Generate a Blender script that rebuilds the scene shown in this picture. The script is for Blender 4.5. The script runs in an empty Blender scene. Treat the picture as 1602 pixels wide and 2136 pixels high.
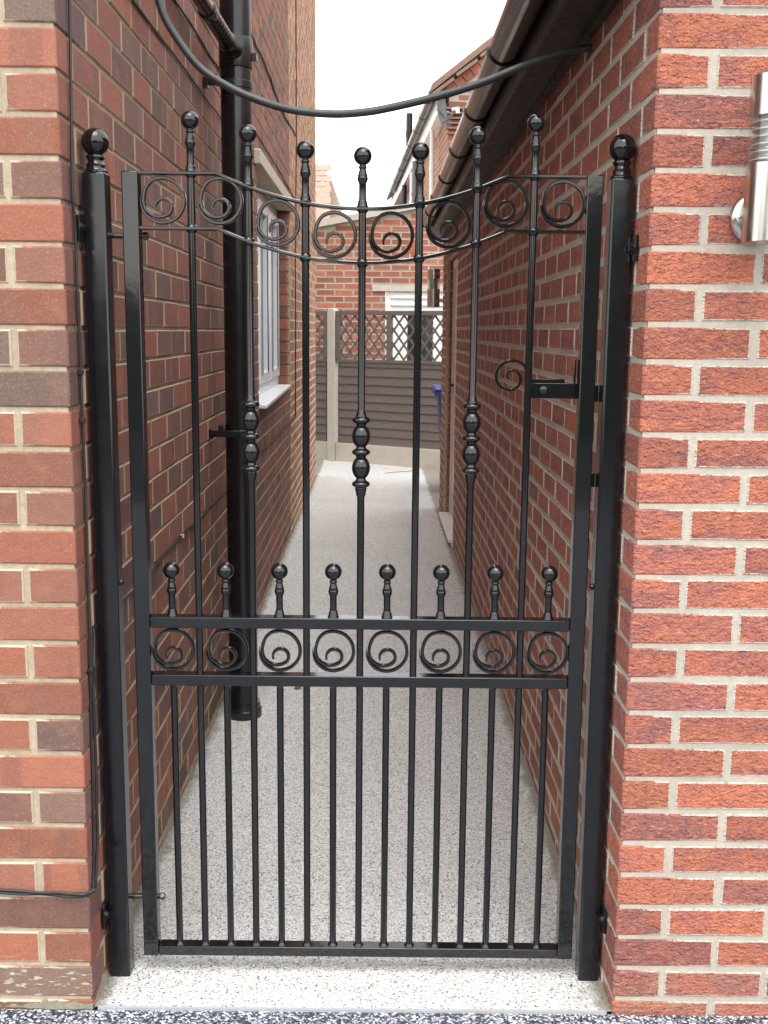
import bpy, math, random
from math import pi, sin, cos, radians
from mathutils import Vector, Matrix

C = bpy.context.scene
COL = C.collection
random.seed(7)

# ------------------------------------------------------------------ helpers
class MB:
    """collects shapes in world coordinates and links them as ONE mesh object"""
    def __init__(s):
        s.v = []; s.f = []; s.m = []; s.rnd = None; s.edge = None
    def add(s, verts, faces, m=0):
        o = len(s.v)
        s.v += [tuple(p) for p in verts]
        s.f += [tuple(i + o for i in f) for f in faces]
        s.m += [m] * len(faces)
        return o
    def box(s, x0, x1, y0, y1, z0, z1, m=0):
        v = [(x, y, z) for z in (z0, z1) for y in (y0, y1) for x in (x0, x1)]
        s.add(v, [(0, 2, 3, 1), (4, 5, 7, 6), (0, 1, 5, 4), (2, 6, 7, 3), (0, 4, 6, 2), (1, 3, 7, 5)], m)
    def obox(s, O, u, n, u0, u1, d0, d1, z0, z1, m=0):
        O = Vector(O); u = Vector(u); n = Vector(n)
        v = [O + u * a + n * d + Vector((0, 0, z)) for z in (z0, z1) for d in (d0, d1) for a in (u0, u1)]
        s.add(v, [(0, 2, 3, 1), (4, 5, 7, 6), (0, 1, 5, 4), (2, 6, 7, 3), (0, 4, 6, 2), (1, 3, 7, 5)], m)
    def bar(s, a, b, w, h, up=(0, 0, 1), m=0):
        """rectangular bar from a to b"""
        a = Vector(a); b = Vector(b); t = (b - a).normalized(); up = Vector(up)
        side = t.cross(up).normalized(); up = side.cross(t).normalized()
        v = [p + side * (w / 2 * i) + up * (h / 2 * j) for p in (a, b) for i, j in ((-1, -1), (1, -1), (1, 1), (-1, 1))]
        s.add(v, [(3, 2, 1, 0), (4, 5, 6, 7), (0, 1, 5, 4), (1, 2, 6, 5), (2, 3, 7, 6), (3, 0, 4, 7)], m)
    def lathe(s, prof, o=(0, 0, 0), axis=(0, 0, 1), seg=20, m=0, cap=True):
        o = Vector(o); ax = Vector(axis).normalized()
        a = ax.orthogonal().normalized(); b = ax.cross(a)
        v = []; f = []; n = len(prof)
        for r, z in prof:
            for k in range(seg):
                t = 2 * pi * k / seg
                v.append(o + ax * z + (a * cos(t) + b * sin(t)) * r)
        for i in range(n - 1):
            for k in range(seg):
                k2 = (k + 1) % seg
                f.append((i * seg + k, i * seg + k2, (i + 1) * seg + k2, (i + 1) * seg + k))
        if cap:
            f.append(tuple(range(seg - 1, -1, -1)))
            f.append(tuple((n - 1) * seg + k for k in range(seg)))
        s.add(v, f, m)
    def tube(s, pts, r, seg=8, m=0):
        pts = [Vector(p) for p in pts]; n = len(pts); v = []; f = []
        prev = None
        for i, p in enumerate(pts):
            t = (pts[min(i + 1, n - 1)] - pts[max(i - 1, 0)]).normalized()
            if prev is None: a = t.orthogonal().normalized()
            else: a = (prev - t * prev.dot(t)).normalized()
            prev = a; b = t.cross(a)
            for k in range(seg):
                q = 2 * pi * k / seg
                v.append(p + (a * cos(q) + b * sin(q)) * r)
        for i in range(n - 1):
            for k in range(seg):
                k2 = (k + 1) % seg
                f.append((i * seg + k, i * seg + k2, (i + 1) * seg + k2, (i + 1) * seg + k))
        f.append(tuple(range(seg - 1, -1, -1))); f.append(tuple((n - 1) * seg + k for k in range(seg)))
        s.add(v, f, m)
    def ribbon(s, pts, a, b, y0, taper=None, m=0):
        """sweep a rounded flat section along a curve in the x-z plane; a = half thickness in plane, b = half depth"""
        P = [Vector((p[0], p[1])) for p in pts]; n = len(P); v = []; f = []
        sec = [(1, -.55), (1, .55), (.55, 1), (-.55, 1), (-1, .55), (-1, -.55), (-.55, -1), (.55, -1)]
        for i, p in enumerate(P):
            t = (P[min(i + 1, n - 1)] - P[max(i - 1, 0)]).normalized(); nn = Vector((-t.y, t.x))
            k = taper[i] if taper else 1
            for c, d in sec:
                q = p + nn * (a * c * k)
                v.append((q.x, y0 + b * d, q.y))
        for i in range(n - 1):
            for k in range(8):
                k2 = (k + 1) % 8
                f.append((i * 8 + k, i * 8 + k2, (i + 1) * 8 + k2, (i + 1) * 8 + k))
        f.append(tuple(range(7, -1, -1))); f.append(tuple((n - 1) * 8 + k for k in range(8)))
        s.add(v, f, m)
    def prism(s, poly, A, B, N, O, t, m=0):
        """polygon poly (a,b) in the plane O+a*A+b*B, extruded by t along N"""
        A = Vector(A); B = Vector(B); N = Vector(N); O = Vector(O); n = len(poly)
        v = [O + A * a + B * b for a, b in poly] + [O + A * a + B * b + N * t for a, b in poly]
        f = [tuple(range(n)), tuple(range(2 * n - 1, n - 1, -1))]
        f += [(i, i + n, (i + 1) % n + n, (i + 1) % n) for i in range(n)]
        s.add(v, f, m)
    def build(s, name, mats, parent=None, smooth=35, bevel=0, local=None):
        me = bpy.data.meshes.new(name)
        off = Vector(local) if local is not None else (world_loc(parent) if parent else Vector((0, 0, 0)))
        me.from_pydata([(p[0] - off.x, p[1] - off.y, p[2] - off.z) for p in s.v], [], s.f)
        if not isinstance(mats, (list, tuple)): mats = [mats]
        for q in mats: me.materials.append(q)
        if len(mats) > 1: me.polygons.foreach_set('material_index', s.m)
        if s.rnd is not None:
            at = me.attributes.new('bcol', 'FLOAT_COLOR', 'FACE')
            at.data.foreach_set('color', [c for q in s.rnd for c in q])
            ae = me.attributes.new('edge', 'FLOAT', 'POINT')
            ae.data.foreach_set('value', s.edge)
        else:
            import bmesh
            bm = bmesh.new(); bm.from_mesh(me)
            bmesh.ops.recalc_face_normals(bm, faces=bm.faces); bm.to_mesh(me); bm.free()
            if smooth:
                me.shade_smooth(); me.set_sharp_from_angle(angle=radians(smooth))
        o = bpy.data.objects.new(name, me); COL.objects.link(o)
        if parent: o.parent = parent
        if bevel:
            b = o.modifiers.new('Bevel', 'BEVEL'); b.width = bevel; b.segments = 2; b.limit_method = 'ANGLE'
            b.harden_normals = False
        return o

def world_loc(o):
    v = Vector((0, 0, 0))
    while o: v += o.location; o = o.parent
    return v
def tag(o, label=None, cat=None, group=None, kind=None):
    if label: o['label'] = label
    if cat: o['category'] = cat
    if group: o['group'] = group
    if kind: o['kind'] = kind
    return o
def thing(name, label, cat, loc=(0, 0, 0), group=None):
    o = bpy.data.objects.new(name, None); COL.objects.link(o); o.location = loc
    o.empty_display_size = .1
    return tag(o, label, cat, group)
def copy_to(o, parent, loc):
    c = o.copy(); COL.objects.link(c); c.parent = parent; c.location = loc
    return c
def copy_tree(root, loc, label):
    r = root.copy(); COL.objects.link(r); r.location = loc; r['label'] = label
    for ch in list(root.children):
        c = ch.copy(); COL.objects.link(c); c.parent = r
        for g in ch.children:
            d = g.copy(); COL.objects.link(d); d.parent = c
    return r

# ------------------------------------------------------------------ materials
def mat(name):
    m = bpy.data.materials.new(name); m.use_nodes = True
    nt = m.node_tree; b = nt.nodes['Principled BSDF']
    return m, nt, b
def N(nt, t, **k):
    n = nt.nodes.new(t)
    for a, v in k.items(): setattr(n, a, v)
    return n
def L(nt, a, b): nt.links.new(a, b)
def ramp(nt, fac, stops, mode='LINEAR'):
    r = N(nt, 'ShaderNodeValToRGB'); r.color_ramp.interpolation = mode
    e = r.color_ramp.elements
    while len(e) < len(stops): e.new(.5)
    for q, (p, c) in zip(e, stops):
        q.position = p; q.color = (*c, 1) if len(c) == 3 else c
    L(nt, fac, r.inputs[0]); return r.outputs[0]
def mixc(nt, fac, a, b, mode='MIX'):
    m = N(nt, 'ShaderNodeMix', data_type='RGBA', blend_type=mode)
    for s, v in ((m.inputs[0], fac), (m.inputs[6], a), (m.inputs[7], b)):
        if hasattr(v, 'is_output'): L(nt, v, s)
        elif isinstance(v, (int, float)): s.default_value = v
        else: s.default_value = (*v, 1)
    return m.outputs[2]
def mth(nt, op, a, b=0.0, c=None):
    m = N(nt, 'ShaderNodeMath', operation=op)
    for s, v in zip(m.inputs, (a, b, c)):
        if v is None: continue
        if hasattr(v, 'is_output'): L(nt, v, s)
        else: s.default_value = v
    return m.outputs[0]
def noise(nt, vec, scale, detail=3, rough=.55, dist=0, typ=None):
    n = N(nt, 'ShaderNodeTexNoise')
    if typ: n.noise_type = typ
    n.inputs['Scale'].default_value = scale; n.inputs['Detail'].default_value = detail
    n.inputs['Roughness'].default_value = rough; n.inputs['Distortion'].default_value = dist
    if vec is not None: L(nt, vec, n.inputs['Vector'])
    return n.outputs['Fac']
def smooth(nt, v, a, b):
    m = N(nt, 'ShaderNodeMapRange', interpolation_type='SMOOTHSTEP'); L(nt, v, m.inputs[0])
    m.inputs[1].default_value = a; m.inputs[2].default_value = b
    return m.outputs[0]
def geo(nt): return N(nt, 'ShaderNodeTexCoord').outputs['Object']
def bump(nt, b, h, strength, dist, nrm=None):
    n = N(nt, 'ShaderNodeBump'); n.inputs['Strength'].default_value = strength; n.inputs['Distance'].default_value = dist
    L(nt, h, n.inputs['Height'])
    if nrm is not None: L(nt, nrm, n.inputs['Normal'])
    if b is not None: L(nt, n.outputs[0], b.inputs['Normal'])
    return n.outputs[0]
def brick_coords(nt):
    at = N(nt, 'ShaderNodeAttribute', attribute_name='bcol')
    sp = N(nt, 'ShaderNodeSeparateColor'); L(nt, at.outputs['Color'], sp.inputs[0])
    xyz = N(nt, 'ShaderNodeSeparateXYZ'); L(nt, geo(nt), xyz.inputs[0])
    u = mth(nt, 'ADD', xyz.outputs[0], xyz.outputs[1])
    ub = mth(nt, 'MULTIPLY_ADD', sp.outputs[2], 61.0, u)
    return sp.outputs[0], sp.outputs[1], sp.outputs[2], u, ub, xyz.outputs[2]
def vec(nt, x, y, z=0.0):
    c = N(nt, 'ShaderNodeCombineXYZ')
    for s, v in zip(c.inputs, (x, y, z)):
        if hasattr(v, 'is_output'): L(nt, v, s)
        else: s.default_value = v
    return c.outputs[0]

def mortar_mat(name, col, col2, scale=60):
    m, nt, b = mat(name); g = geo(nt)
    a = noise(nt, g, scale, 6, .7); big = noise(nt, g, 4, 3)
    c = mixc(nt, smooth(nt, a, .3, .7), col2, col)
    c = mixc(nt, mth(nt, 'MULTIPLY', smooth(nt, big, .4, .75), .5), c, tuple(x * .62 for x in col2))
    L(nt, c, b.inputs['Base Color']); b.inputs['Roughness'].default_value = .95
    bump(nt, b, noise(nt, g, 150, 5, .7), .5, .004)
    return m

def smooth_brick(name, stops, mortar, kiss=.75, smear=.16, salts=False):
    """old smooth facing brick: colour of its own per brick, vertical kiln bands, speckle, mortar rubbed over the arrises"""
    m, nt, b = mat(name)
    r, g, bl, u, ub, z = brick_coords(nt)
    base = ramp(nt, r, stops)
    base = mixc(nt, 1.0, base, ramp(nt, g, [(0, (.72, .72, .74)), (1, (1.22, 1.18, 1.15))]), 'MULTIPLY')
    # kiln kiss-mark bands across the brick
    band = noise(nt, vec(nt, mth(nt, 'MULTIPLY', ub, 14.0), mth(nt, 'MULTIPLY', z, .8), bl), 1.0, 2, .5)
    dark = ramp(nt, bl, [(0, (.12, .062, .055)), (1, (.24, .12, .085))])
    base = mixc(nt, mth(nt, 'MULTIPLY', smooth(nt, band, .52, .62), kiss), base, dark)
    v3 = vec(nt, ub, z, bl)
    spk = noise(nt, v3, 260, 3, .7)
    base = mixc(nt, mth(nt, 'MULTIPLY', smooth(nt, spk, .56, .72), .5), base, (.52, .33, .23))
    base = mixc(nt, mth(nt, 'MULTIPLY', smooth(nt, spk, .43, .28), .65), base, (.08, .045, .04))
    blo = noise(nt, v3, 18, 4, .6)
    base = mixc(nt, mth(nt, 'MULTIPLY', smooth(nt, blo, .5, .75), .45), base, mixc(nt, .5, base, (.42, .2, .12)))
    # paler chafed arrises and mortar smears near the edges
    e = N(nt, 'ShaderNodeAttribute', attribute_name='edge').outputs['Fac']
    nn = noise(nt, v3, 90, 4, .65)
    chafe = smooth(nt, mth(nt, 'SUBTRACT', mth(nt, 'MULTIPLY', nn, .9), e), .1, .4)
    base = mixc(nt, mth(nt, 'MULTIPLY', chafe, .5), base, (.46, .21, .11))
    sm = smooth(nt, mth(nt, 'SUBTRACT', mth(nt, 'MULTIPLY', nn, smear * 3), e), .02, .12)
    base = mixc(nt, sm, base, mortar)
    if salts:
        lowz = smooth(nt, z, .14, .07)
        s = noise(nt, vec(nt, mth(nt, 'MULTIPLY', u, 35.0), mth(nt, 'MULTIPLY', z, 120.0)), 1.0, 4, .6)
        base = mixc(nt, mth(nt, 'MULTIPLY', mth(nt, 'MULTIPLY', smooth(nt, s, .56, .62), lowz), .8), base, (.55, .5, .42))
    # few white flecks
    fl = noise(nt, vec(nt, mth(nt, 'MULTIPLY', u, 9.0), mth(nt, 'MULTIPLY', z, 5.0), 3.0), 2.3, 3, .6)
    base = mixc(nt, mth(nt, 'MULTIPLY', smooth(nt, fl, .76, .79), .7), base, (.6, .57, .52))
    L(nt, base, b.inputs['Base Color']); b.inputs['Roughness'].default_value = .85
    h = mth(nt, 'ADD', mth(nt, 'MULTIPLY', noise(nt, v3, 220, 4, .7), .5), noise(nt, v3, 35, 3))
    bump(nt, b, h, .55, .004)
    return m

def rustic_brick(name, mortar, fine=1.0, smear=.17):
    """dragged rustic facing brick, orange red flashed with purple"""
    m, nt, b = mat(name)
    r, g, bl, u, ub, z = brick_coords(nt)
    v3 = vec(nt, ub, mth(nt, 'MULTIPLY', z, 2.2), bl)
    flash = noise(nt, v3, 9, 3, .6, .6)
    f = mth(nt, 'ADD', flash, mth(nt, 'MULTIPLY', mth(nt, 'SUBTRACT', r, .5), .24))
    base = ramp(nt, f, [(.3, (.44, .142, .082)), (.46, (.405, .128, .08)), (.6, (.325, .112, .088)), (.76, (.235, .095, .092))])
    base = mixc(nt, 1.0, base, ramp(nt, g, [(0, (.8, .8, .82)), (1, (1.15, 1.12, 1.1))]), 'MULTIPLY')
    # dragged face: ragged overlapping flakes, each standing proud at its lower edge
    def flakes(k, w1, amp, seed):
        w = mth(nt, 'ADD', mth(nt, 'MULTIPLY', noise(nt, vec(nt, mth(nt, 'MULTIPLY', ub, w1), mth(nt, 'MULTIPLY', z, w1 * .8), seed), 1.0, 3, .6), amp), mth(nt, 'MULTIPLY', bl, 7.0))
        t = mth(nt, 'FRACT', mth(nt, 'MULTIPLY_ADD', z, k, w))
        up = smooth(nt, t, 0.0, .12)
        hgt = mth(nt, 'MULTIPLY', mth(nt, 'SUBTRACT', 1.0, t), up)
        vis = smooth(nt, noise(nt, vec(nt, mth(nt, 'MULTIPLY', ub, w1 * 1.1), mth(nt, 'MULTIPLY', z, k * .6), seed + 5), 1.0, 2), .36, .6)
        return mth(nt, 'MULTIPLY', hgt, vis)
    f1 = flakes(88.0 * fine, 42.0, 4.2, 1.0); f2 = flakes(150.0 * fine, 80.0, 4.5, 3.0)
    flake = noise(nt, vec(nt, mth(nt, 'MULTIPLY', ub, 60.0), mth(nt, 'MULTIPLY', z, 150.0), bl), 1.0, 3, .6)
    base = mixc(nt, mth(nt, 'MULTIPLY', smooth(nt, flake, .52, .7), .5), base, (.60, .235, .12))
    base = mixc(nt, mth(nt, 'MULTIPLY', smooth(nt, flake, .46, .3), .7), base, (.19, .07, .07))  # purple flecks with crease shade painted in: darker where the relief is low
    e = N(nt, 'ShaderNodeAttribute', attribute_name='edge').outputs['Fac']
    nn = noise(nt, vec(nt, ub, z, bl), 110, 4, .7)
    sm = smooth(nt, mth(nt, 'SUBTRACT', mth(nt, 'MULTIPLY', nn, smear * 3), e), .02, .1)
    base = mixc(nt, sm, base, mortar)
    spot = noise(nt, vec(nt, u, z, 2.0), 45, 3, .6)
    base = mixc(nt, mth(nt, 'MULTIPLY', smooth(nt, spot, .74, .77), .8), base, (.66, .60, .52))
    spl = mth(nt, 'MULTIPLY', smooth(nt, z, .16, .0), smooth(nt, noise(nt, vec(nt, u, z, 9.0), 14, 5, .7), .35, .7))
    base = mixc(nt, mth(nt, 'MULTIPLY', spl, .45), base, (.3, .25, .19))
    L(nt, base, b.inputs['Base Color']); b.inputs['Roughness'].default_value = .88
    h = mth(nt, 'ADD', f1, mth(nt, 'MULTIPLY', f2, .6))
    h = mth(nt, 'ADD', h, mth(nt, 'MULTIPLY', flake, .8))
    bump(nt, b, h, 1.0, .0052)
    return m

def gloss(name, col, rough=.22, bumpy=.12, spec=.5, scale=70, var=.5):
    m, nt, b = mat(name); g = geo(nt)
    d = noise(nt, g, 9, 4, .6)
    c = mixc(nt, mth(nt, 'MULTIPLY', smooth(nt, d, .5, .8), var if max(col) < .2 else var * .06), col, tuple(min(1, x * 1.7 + .006) for x in col))
    L(nt, c, b.inputs['Base Color'])
    L(nt, ramp(nt, noise(nt, g, 25, 3), [(.3, (rough * .8,) * 3), (.7, (rough * 1.35,) * 3)]), b.inputs['Roughness'])
    b.inputs['Specular IOR Level'].default_value = spec
    if bumpy: bump(nt, b, noise(nt, g, scale, 3, .5), bumpy, .002)
    return m
def plain(name, col, rough=.7, var=.25, scale=12, bumpy=.2, bscale=90, metal=0):
    m, nt, b = mat(name); g = geo(nt)
    d = noise(nt, g, scale, 5, .65)
    c = mixc(nt, d, tuple(x * (1 - var) for x in col), tuple(min(1, x * (1 + var)) for x in col))
    L(nt, c, b.inputs['Base Color']); b.inputs['Roughness'].default_value = rough; b.inputs['Metallic'].default_value = metal
    if bumpy: bump(nt, b, noise(nt, g, bscale, 4, .6), bumpy, .003)
    return m
def stones(name, cols, scale, rough=.6, h=.004, dirt=None, edge=False):
    """tightly packed small stones in resin"""
    m, nt, b = mat(name); g = geo(nt)
    v = N(nt, 'ShaderNodeTexVoronoi'); v.inputs['Scale'].default_value = scale; L(nt, g, v.inputs['Vector'])
    sp = N(nt, 'ShaderNodeSeparateColor'); L(nt, v.outputs['Color'], sp.inputs[0])
    c = ramp(nt, sp.outputs[0], cols, 'CONSTANT')
    c = mixc(nt, 1.0, c, ramp(nt, sp.outputs[1], [(0, (.8, .8, .8)), (1, (1.15, 1.15, 1.15))]), 'MULTIPLY')
    big = noise(nt, g, 1.3, 5, .6)
    c = mixc(nt, mth(nt, 'MULTIPLY', smooth(nt, big, .45, .75), .35), c, mixc(nt, .55, c, dirt or (.3, .28, .25)))
    if edge:      # silt and moss washed up against the two walls, ragged, as it lies
        xyz = N(nt, 'ShaderNodeSeparateXYZ'); L(nt, g, xyz.inputs[0])
        yy = mth(nt, 'MULTIPLY', xyz.outputs[1], .0085)
        dl = mth(nt, 'ADD', mth(nt, 'ADD', xyz.outputs[0], .637), yy); dr = mth(nt, 'SUBTRACT', mth(nt, 'SUBTRACT', .5165, xyz.outputs[0]), yy)
        dd = mth(nt, 'MINIMUM', dl, dr)
        nz = noise(nt, g, 11, 6, .7)
        silt = smooth(nt, mth(nt, 'SUBTRACT', mth(nt, 'MULTIPLY', nz, .085), dd), .0, .035)
        c = mixc(nt, mth(nt, 'MULTIPLY', silt, .75), c, mixc(nt, noise(nt, g, 60, 3), (.12, .10, .07), (.22, .2, .14)))
        st = smooth(nt, noise(nt, g, 3.1, 5, .65), .62, .75)
        c = mixc(nt, mth(nt, 'MULTIPLY', st, .28), c, (.3, .27, .23))
    L(nt, c, b.inputs['Base Color']); b.inputs['Roughness'].default_value = rough
    bump(nt, b, mth(nt, 'SUBTRACT', 1.0, v.outputs['Distance']), .7, h)
    return m

MOR_L = (.53, .44, .325); MOR_R = (.525, .46, .385)
M = {}
M['mortar_left'] = mortar_mat('cream mortar', MOR_L, (.40, .32, .225))
M['mortar_alley'] = mortar_mat('dirty shaded brown mortar', (.31, .225, .15), (.2, .14, .095))  # grime and the alley's dimmer light both put into the mortar colour
M['mortar_ext'] = mortar_mat('sandy mortar', (.62, .52, .36), (.48, .39, .26))
M['mortar_right'] = mortar_mat('pale grey mortar', MOR_R, (.44, .385, .32))
M['mortar_far'] = mortar_mat('far mortar', (.52, .45, .36), (.42, .35, .28))
M['brick_left'] = smooth_brick('smooth red and brown brick',
    [(0, (.335, .118, .068)), (.35, (.295, .11, .07)), (.58, (.24, .105, .076)), (.74, (.19, .102, .08)), (.85, (.18, .12, .094)), (1, (.23, .16, .12))],
    (.46, .38, .28), kiss=.35, smear=.12, salts=True)
M['brick_alley'] = smooth_brick('dirty shaded red and brown brick',  # darker copy for the alley face: soot and shade both in the colour
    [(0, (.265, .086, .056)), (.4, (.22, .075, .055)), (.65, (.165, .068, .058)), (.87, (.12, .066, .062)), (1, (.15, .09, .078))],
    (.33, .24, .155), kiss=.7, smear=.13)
M['brick_ext'] = smooth_brick('extension red brick',
    [(0, (.42, .16, .09)), (.5, (.34, .14, .085)), (1, (.24, .12, .085))], (.6, .5, .35), kiss=.4, smear=.2)
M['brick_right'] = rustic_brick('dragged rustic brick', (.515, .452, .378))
M['brick_far'] = smooth_brick('weathered red brick',
    [(0, (.43, .14, .09)), (.45, (.36, .12, .08)), (.75, (.29, .105, .075)), (1, (.33, .16, .11))], (.5, .42, .33), kiss=.25, smear=.2)
M['paint'] = gloss('black gloss paint', (.006, .006, .0075), .06, .03, .6, 70, .3)
M['satin'] = gloss('black satin paint', (.007, .007, .009), .13, .05, .5, 50, .25)
M['plastic'] = gloss('black plastic', (.008, .008, .0095), .2, .015, .5, 40, .2)
M['cable'] = plain('black cable sheath', (.016, .016, .018), .5, .2, 30, 0)
M['cable_grey'] = plain('grey cable clip', (.5, .5, .48), .5, .1, 30, 0)
M['hose'] = gloss('dark grey pipe', (.03, .034, .034), .38, .04)
M['brown'] = gloss('dark brown plastic', (.026, .017, .0145), .16, .015, .5, 40, .15)
M['fascia'] = gloss('very dark brown paint', (.014, .011, .010), .4, .03, .5, 40, .2)
M['white'] = plain('white plastic', (.8, .8, .8), .3, .02, 3, 0)
M['frame_white'] = plain('white window plastic', (.76, .77, .79), .3, .02, 3, 0)
M['offwhite'] = plain('off white plastic', (.62, .58, .53), .4, .05, 5, 0)
M['gasket'] = plain('black gasket', (.02, .02, .02), .6, .1, 5, 0)
M['stone'] = plain('concrete lintel', (.48, .42, .34), .9, .3, 14, .5)
M['fillet'] = plain('damp mossy mortar', (.19, .175, .13), .95, .5, 50, .6)
M['concrete'] = plain('pale concrete', (.52, .47, .4), .9, .2, 9, .5, 120)
M['dish'] = plain('grey dish metal', (.13, .14, .15), .5, .15, 6, 0)
M['steel'] = gloss('brushed steel', (.55, .53, .51), .2, 0)
M['steel'].node_tree.nodes['Principled BSDF'].inputs['Metallic'].default_value = 1
M['louvre'] = gloss('satin steel', (.75, .75, .74), .42, 0)
M['louvre'].node_tree.nodes['Principled BSDF'].inputs['Metallic'].default_value = .8
M['bin'] = gloss('blue bin plastic', (.035, .065, .26), .4, .03)
M['tile'] = plain('brown roof tile', (.24, .15, .11), .9, .35, 14, .4)
M['tile_pale'] = plain('pale terracotta tile', (.46, .33, .26), .9, .2, 14, .3)
M['leaf'] = plain('dry brown leaf', (.14, .07, .035), .8, .4, 40, .3)
M['edging'] = plain('aluminium edging', (.36, .36, .37), .4, .1, 20, 0)
M['resin'] = stones('pale resin bound stone',
    [(0, (.65, .63, .60)), (.30, (.75, .745, .725)), (.54, (.58, .56, .535)), (.68, (.83, .83, .82)), (.79, (.41, .40, .39)), (.87, (.50, .41, .36)), (.91, (.17, .165, .165))], 265, edge=True)
M['gravel'] = stones('black and white stone',
    [(0, (.03, .032, .042)), (.36, (.075, .08, .1)), (.52, (.22, .235, .28)), (.66, (.6, .62, .66)), (.86, (.38, .4, .45))], 210, .5, .006, (.1, .1, .13))
M['bank_green'] = plain('dark bank green', (.04, .055, .03), .9, .5, 3, .5, 9)
M['ground'] = plain('tarmac', (.06, .06, .06), .9, .3, 40, .4)

def wood_mat():
    m, nt, b = mat('brown stained timber'); g = geo(nt)
    mp = N(nt, 'ShaderNodeMapping'); mp.inputs['Rotation'].default_value = (0, 0, radians(32.7)); mp.inputs['Scale'].default_value = (1.2, 4, 45)
    L(nt, g, mp.inputs['Vector'])
    gr = noise(nt, mp.outputs[0], 3, 5, .65, 1.2); big = noise(nt, g, 5, 3)
    c = ramp(nt, gr, [(.3, (.105, .083, .077)), (.7, (.185, .152, .14))])
    c = mixc(nt, mth(nt, 'MULTIPLY', smooth(nt, big, .55, .7), .4), c, (.16, .14, .075))
    L(nt, c, b.inputs['Base Color']); b.inputs['Roughness'].default_value = .85
    bump(nt, b, gr, .4, .004)
    return m
M['wood'] = wood_mat()
def glass_mat(name):
    m, nt, b = mat(name); nt.nodes.remove(b)
    t = N(nt, 'ShaderNodeBsdfTransparent'); t.inputs[0].default_value = (.93, .94, .94, 1)
    gl = N(nt, 'ShaderNodeBsdfGlossy'); gl.inputs['Roughness'].default_value = .04
    lw_ = N(nt, 'ShaderNodeLayerWeight'); lw_.inputs[0].default_value = .5
    mx = N(nt, 'ShaderNodeMixShader'); L(nt, mth(nt, 'MULTIPLY_ADD', mth(nt, 'POWER', lw_.outputs['Facing'], 4.0), .5, .04), mx.inputs[0]); L(nt, t.outputs[0], mx.inputs[1]); L(nt, gl.outputs[0], mx.inputs[2])
    L(nt, mx.outputs[0], nt.nodes['Material Output'].inputs[0])
    return m
M['clear'] = glass_mat('clear polycarbonate')
def pane_mat():
    m, nt, b = mat('dark window glass'); g = geo(nt)
    L(nt, mixc(nt, smooth(nt, noise(nt, g, 2.5, 2), .4, .6), (.02, .025, .028), (.06, .065, .06)), b.inputs['Base Color'])
    b.inputs['Roughness'].default_value = .04; b.inputs['Specular IOR Level'].default_value = .9
    return m
M['pane'] = pane_mat()

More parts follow.
